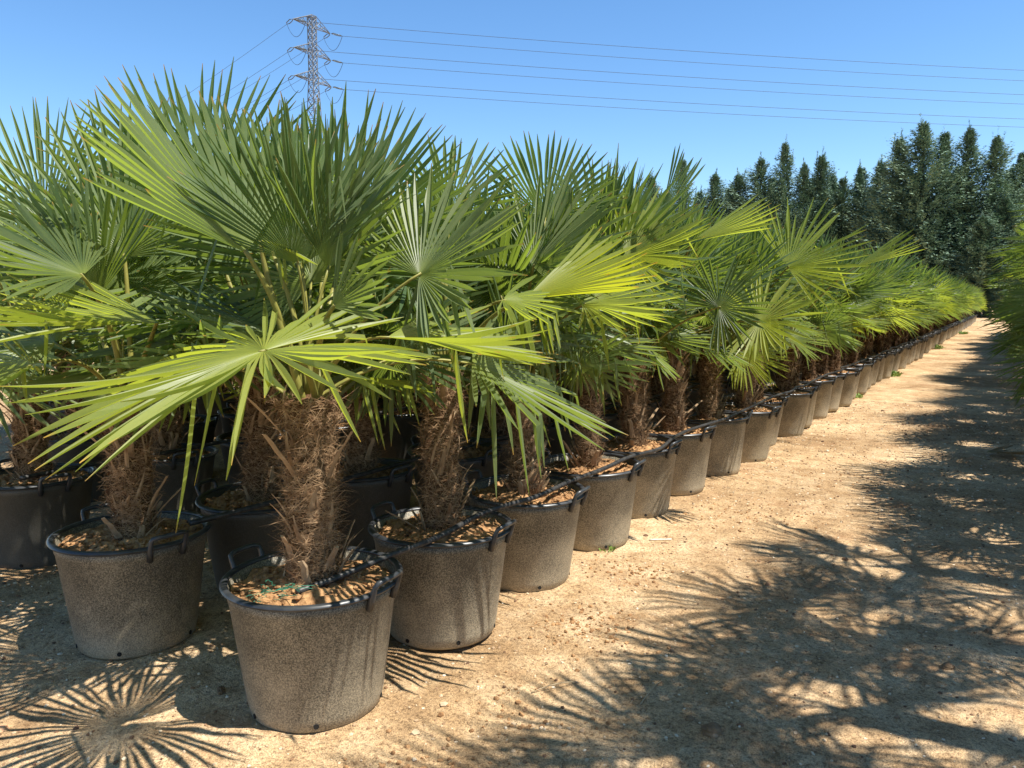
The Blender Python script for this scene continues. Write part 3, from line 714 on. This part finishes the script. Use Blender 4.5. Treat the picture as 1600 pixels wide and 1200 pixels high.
# ------------------------------------------------------------------ conifers
def conifer(seed, Ht, Rb, nb=360):
    rg = random.Random(seed); mb = MB()
    for b in range(nb):
        t = (b/nb)**.8; z = Ht*(.02+.95*t); a = b*2.39996+rg.uniform(-.5, .5)
        L = Rb*min((1-t)**.74, 1.55*(1-t))*max(.35, .78+1.1*noise.noise(Vector((cos(a)*1.5+seed, sin(a)*1.5, z*.5)))+rg.gauss(0, .2))+.14
        pr = Vector((cos(a), sin(a), 0)); side = Vector((-sin(a), cos(a), 0)); rise = rg.uniform(.15, .7); K = int(14+34*L/Rb)
        for s in range(K*2):
            u = (s/(K*2))**.7; c = Vector((0, 0, z))+pr*(L*u)+Vector((0, 0, L*u*rise+.35*u*u))
            fan = .32*(1-u)+.1
            sg = 1 if s % 2 else -1; d = (pr*(.75+.5*u)+side*sg*rg.uniform(.1, 1.0)+Vector((0, 0, rg.uniform(-.15, .75)))).normalized()
            c += Vector((rg.gauss(0, .12), rg.gauss(0, .12), rg.gauss(0, .14)))*min(1, L)
            l = rg.uniform(.35, .75)*(1-.5*u)*(1-.35*t); q = d.cross(Vector((rg.gauss(0, .5), rg.gauss(0, .5), 1))).normalized()*l*rg.uniform(.11, .18)
            w2 = d.cross(q)*rg.uniform(-.5, .5)
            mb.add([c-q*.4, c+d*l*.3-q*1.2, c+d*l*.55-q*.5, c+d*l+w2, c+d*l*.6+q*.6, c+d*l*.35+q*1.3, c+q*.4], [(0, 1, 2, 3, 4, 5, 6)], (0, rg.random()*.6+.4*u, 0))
    # leader and side leaders
    for k in range(5):
        b0 = Vector((rg.gauss(0, .25), rg.gauss(0, .25), Ht*rg.uniform(.86, .95))) if k else Vector((0, 0, Ht*.93)); hh = Ht*.1*rg.uniform(.5, 1) if k else Ht*.11
        d0 = Vector((rg.gauss(0, .15), rg.gauss(0, .15), 1)).normalized()
        for s in range(60):
            u = rg.random(); c = b0+d0*hh*u; d = (Vector((rg.gauss(0, .6), rg.gauss(0, .6), 1))).normalized(); l = .4*(1-u*.5)
            q = d.orthogonal().normalized()*l*.09; mb.add([c-q, c+d*l, c+q], [(0, 1, 2)], (0, rg.random(), 0))
    return mb
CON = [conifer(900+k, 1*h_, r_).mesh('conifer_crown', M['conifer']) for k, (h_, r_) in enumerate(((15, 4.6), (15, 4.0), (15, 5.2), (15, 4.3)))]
tk = MB(); tube(tk, [Vector((0, 0, -.1)), Vector((0, 0, 4)), Vector((.1, 0, 9)), Vector((0, 0, 14.6))], [.26, .2, .12, .02], 8); CTR = tk.mesh('conifer_trunk', M['bark'], True)
tops = [(958, 268, 88), (985, 280, 90), (1018, 266, 86), (1068, 238, 84), (1118, 262, 84), (1155, 262, 82), (1190, 236, 80), (1228, 210, 79), (1258, 246, 78), (1285, 230, 78), (1318, 268, 77), (1347, 250, 77),
        (1378, 240, 74), (1407, 202, 70), (1445, 176, 68), (1478, 192, 69), (1518, 186, 68), (1560, 198, 67), (1600, 225, 68), (1645, 200, 68), (1690, 230, 70), (1740, 215, 72),
        (1430, 260, 76), (1500, 250, 76), (1580, 255, 76), (1538, 330, 63.5), (1572, 300, 65), (1000, 296, 92), (1042, 292, 91), (1094, 290, 90), (1140, 284, 88), (1208, 268, 86), (1272, 272, 84), (1302, 262, 82), (1362, 284, 80), (975, 300, 93)]
places = ['at the left end of the tree line, half hidden by palm leaves', 'small one second from the left end of the tree line', 'narrow one third from the left, only its tip above the palms', 'lone taller one fourth from the left with sky on both sides', 'small pointed one just right of the lone taller one',
          'low one left of the middle cluster', 'left one of the middle cluster', 'tallest of the middle cluster', 'slim one right of the tallest in the middle cluster', 'with a flat bushy top in the middle cluster', 'low one in the dip right of the middle cluster', 'last one before the tall group at right',
          'shorter one at the left flank of the tall group', 'left shoulder of the tall group at right', 'the tallest tree of all, in the tall group at right', 'directly right of the tallest tree', 'third peak of the tall group at right', 'fourth peak of the tall group, near the right edge', 'dark one cut by the right picture edge',
          'outside the right picture edge, first', 'outside the right picture edge, second', 'outside the right picture edge, third', 'behind the left shoulder of the tall group', 'behind and right of the tallest tree', 'behind the fourth peak of the tall group', 'short one standing right behind the far end of the path', 'short dense one just right of the path end',
          'low one between the first two tips at the left end', 'low one just left of the lone taller one', 'low one just right of the lone taller one', 'low one filling the gap left of the middle cluster', 'rear one between the two left peaks of the middle cluster', 'rear one behind the flat bushy top', 'rear one right of the flat bushy top', 'rear one in the gap before the tall group', 'lowest one at the extreme left end']
for k, ((tx, ty, Z), pl) in enumerate(zip(tops, places)):
    p = at(tx, ty, Z); rg = random.Random(700+k); s = p.z/15.6
    root = bpy.data.objects.new('conifer_tree', None); COL.objects.link(root); root.location = (p.x, p.y, 0); sx = rg.uniform(.85, 1.1)*(1.15 if Z < 75 else 1.12)
    root.scale = (sx, sx, s); root.rotation_euler = (0, 0, rg.uniform(0, 6)); tag(root, 'dark green cypress, '+pl, 'tree', 'cypress trees at the end of the path')
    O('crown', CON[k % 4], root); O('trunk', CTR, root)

# ------------------------------------------------------------------ pylon and power lines
PZ = 100.0
pt = at(487, 25, PZ); PX, PY, PT = pt.x, pt.y, pt.z
pyl = bpy.data.objects.new('electricity_pylon', None); COL.objects.link(pyl); pyl.location = (PX, PY, 0)
fwd = Vector((FW.x, FW.y, 0)).normalized(); arm = (fwd*.86+RT*.55).normalized(); per = arm.cross(Vector((0, 0, 1))).normalized()
pyl.rotation_euler = (0, 0, atan2(arm.y, arm.x)); tag(pyl, 'grey steel lattice pylon with six cross arms rising behind the palms', 'pylon')
def bar(mb, a, b, r): tube(mb, [a, b], r, 4)
ms = MB()
def hw(z): return .4+.5*max(0, (PT-7-z))/ (PT-7)*2.6
zl = [0]
while zl[-1] < PT-1: zl.append(min(PT, zl[-1]+2.0*hw(zl[-1])))
if zl[-1] < PT: zl.append(PT)
for z0, z1 in zip(zl[:-1], zl[1:]):
    a, b = hw(z0), hw(z1)
    C0 = [Vector((a*i, a*j, z0)) for i, j in ((1, 1), (-1, 1), (-1, -1), (1, -1))]; C1 = [Vector((b*i, b*j, z1)) for i, j in ((1, 1), (-1, 1), (-1, -1), (1, -1))]
    for k in range(4):
        bar(ms, C0[k], C1[k], .055); bar(ms, C0[k], C1[(k+1) % 4], .04); bar(ms, C0[(k+1) % 4], C1[k], .04); bar(ms, C1[k], C1[(k+1) % 4], .04)
O('mast', ms.mesh('pylon_mast', M['steel']), pyl)
AZ = [PT-1.3, PT-4.75, PT-8.2]; AL = 2.8; tips = {}
for zi, z in enumerate(AZ):
    for s in (-1, 1):
        mb = MB(); b = .4; tp = Vector((s*(b+AL), 0, z)); ups = z+1.25
        for j in (-1, 1):
            bar(mb, Vector((s*b, j*b, z)), tp, .055); bar(mb, Vector((s*b, j*b, ups)), tp, .055)
            for t in (.3, .6):
                lo, hi = Vector((s*b, j*b, z)).lerp(tp, t), Vector((s*b, j*b, ups)).lerp(tp, t); bar(mb, lo, hi, .03); bar(mb, Vector((s*b, j*b, z)).lerp(tp, t-.3), hi, .03)
        for t in (.3, .6): bar(mb, Vector((s*b, b, z)).lerp(tp, t), Vector((s*b, -b, z)).lerp(tp, t), .03)
        O('cross_arm', mb.mesh('cross_arm', M['steel']), pyl); tips[(zi, s)] = tp
Mw = Matrix.Translation(Vector((PX, PY, 0))) @ Matrix.Rotation(atan2(arm.y, arm.x), 4, 'Z')
def W(v): return Mw @ v
Mi = Mw.inverted()
# directions of the two spans
endR = [(1600, 96), (1600, 117), (1600, 141), (1600, 156), (1600, 186), (1600, 203)]
def cat_(p, q, sag, k=40): return [p.lerp(q, i/k)-Vector((0, 0, sag*4*(i/k)*(1-i/k))) for i in range(k+1)]
dR = (at(1600, 117, 118)-W(tips[(0, 1)])); dR.z = 0; dR.normalize()
dL = (at(100, 232, 175)-W(tips[(0, -1)])); dL.z = 0; dL.normalize()
nm = ['topmost', 'middle', 'lowest']
for (zi, s), tp in tips.items():
    P = W(tp)
    for D, side in ((dR, 'right'), (dL, 'left')):
        ins = MB(); e = P+D*1.6+Vector((0, 0, -.25))
        for q in (-.22, .22):
            off = D.cross(Vector((0, 0, 1)))*q
            pts = [P+D*.15, P+D*.45+off, P+D*.8+off+Vector((0, 0, -.1)), P+D*1.25+off+Vector((0, 0, -.18)), e]
            tube(ins, [Mi @ x for x in pts], [.03, .055, .055, .055, .03], 6)
        O('insulator', ins.mesh('insulator', M['insul'], True), pyl)
        far = P+D*(190 if side == 'right' else 260); far.z = P.z-(.6 if side == 'right' else 2)
        mb = MB(); tube(mb, cat_(e, far, 1.5 if side == 'right' else 5), .026, 4)
        tag(O('power_line', mb.mesh('power_line', M['cable'])), 'thin %s %s power line running to the %s of the pylon' % (nm[zi], 'front' if s < 0 else 'rear', side), 'power line', 'power lines strung from the pylon')
    jp = MB(); a, b_ = P+dR*1.6+Vector((0, 0, -.25)), P+dL*1.6+Vector((0, 0, -.25))
    tube(jp, [Mi @ x for x in cat_(a, b_, 1.7, 12)], .03, 4); O('jumper_cable', jp.mesh('jumper_cable', M['cable']), pyl)
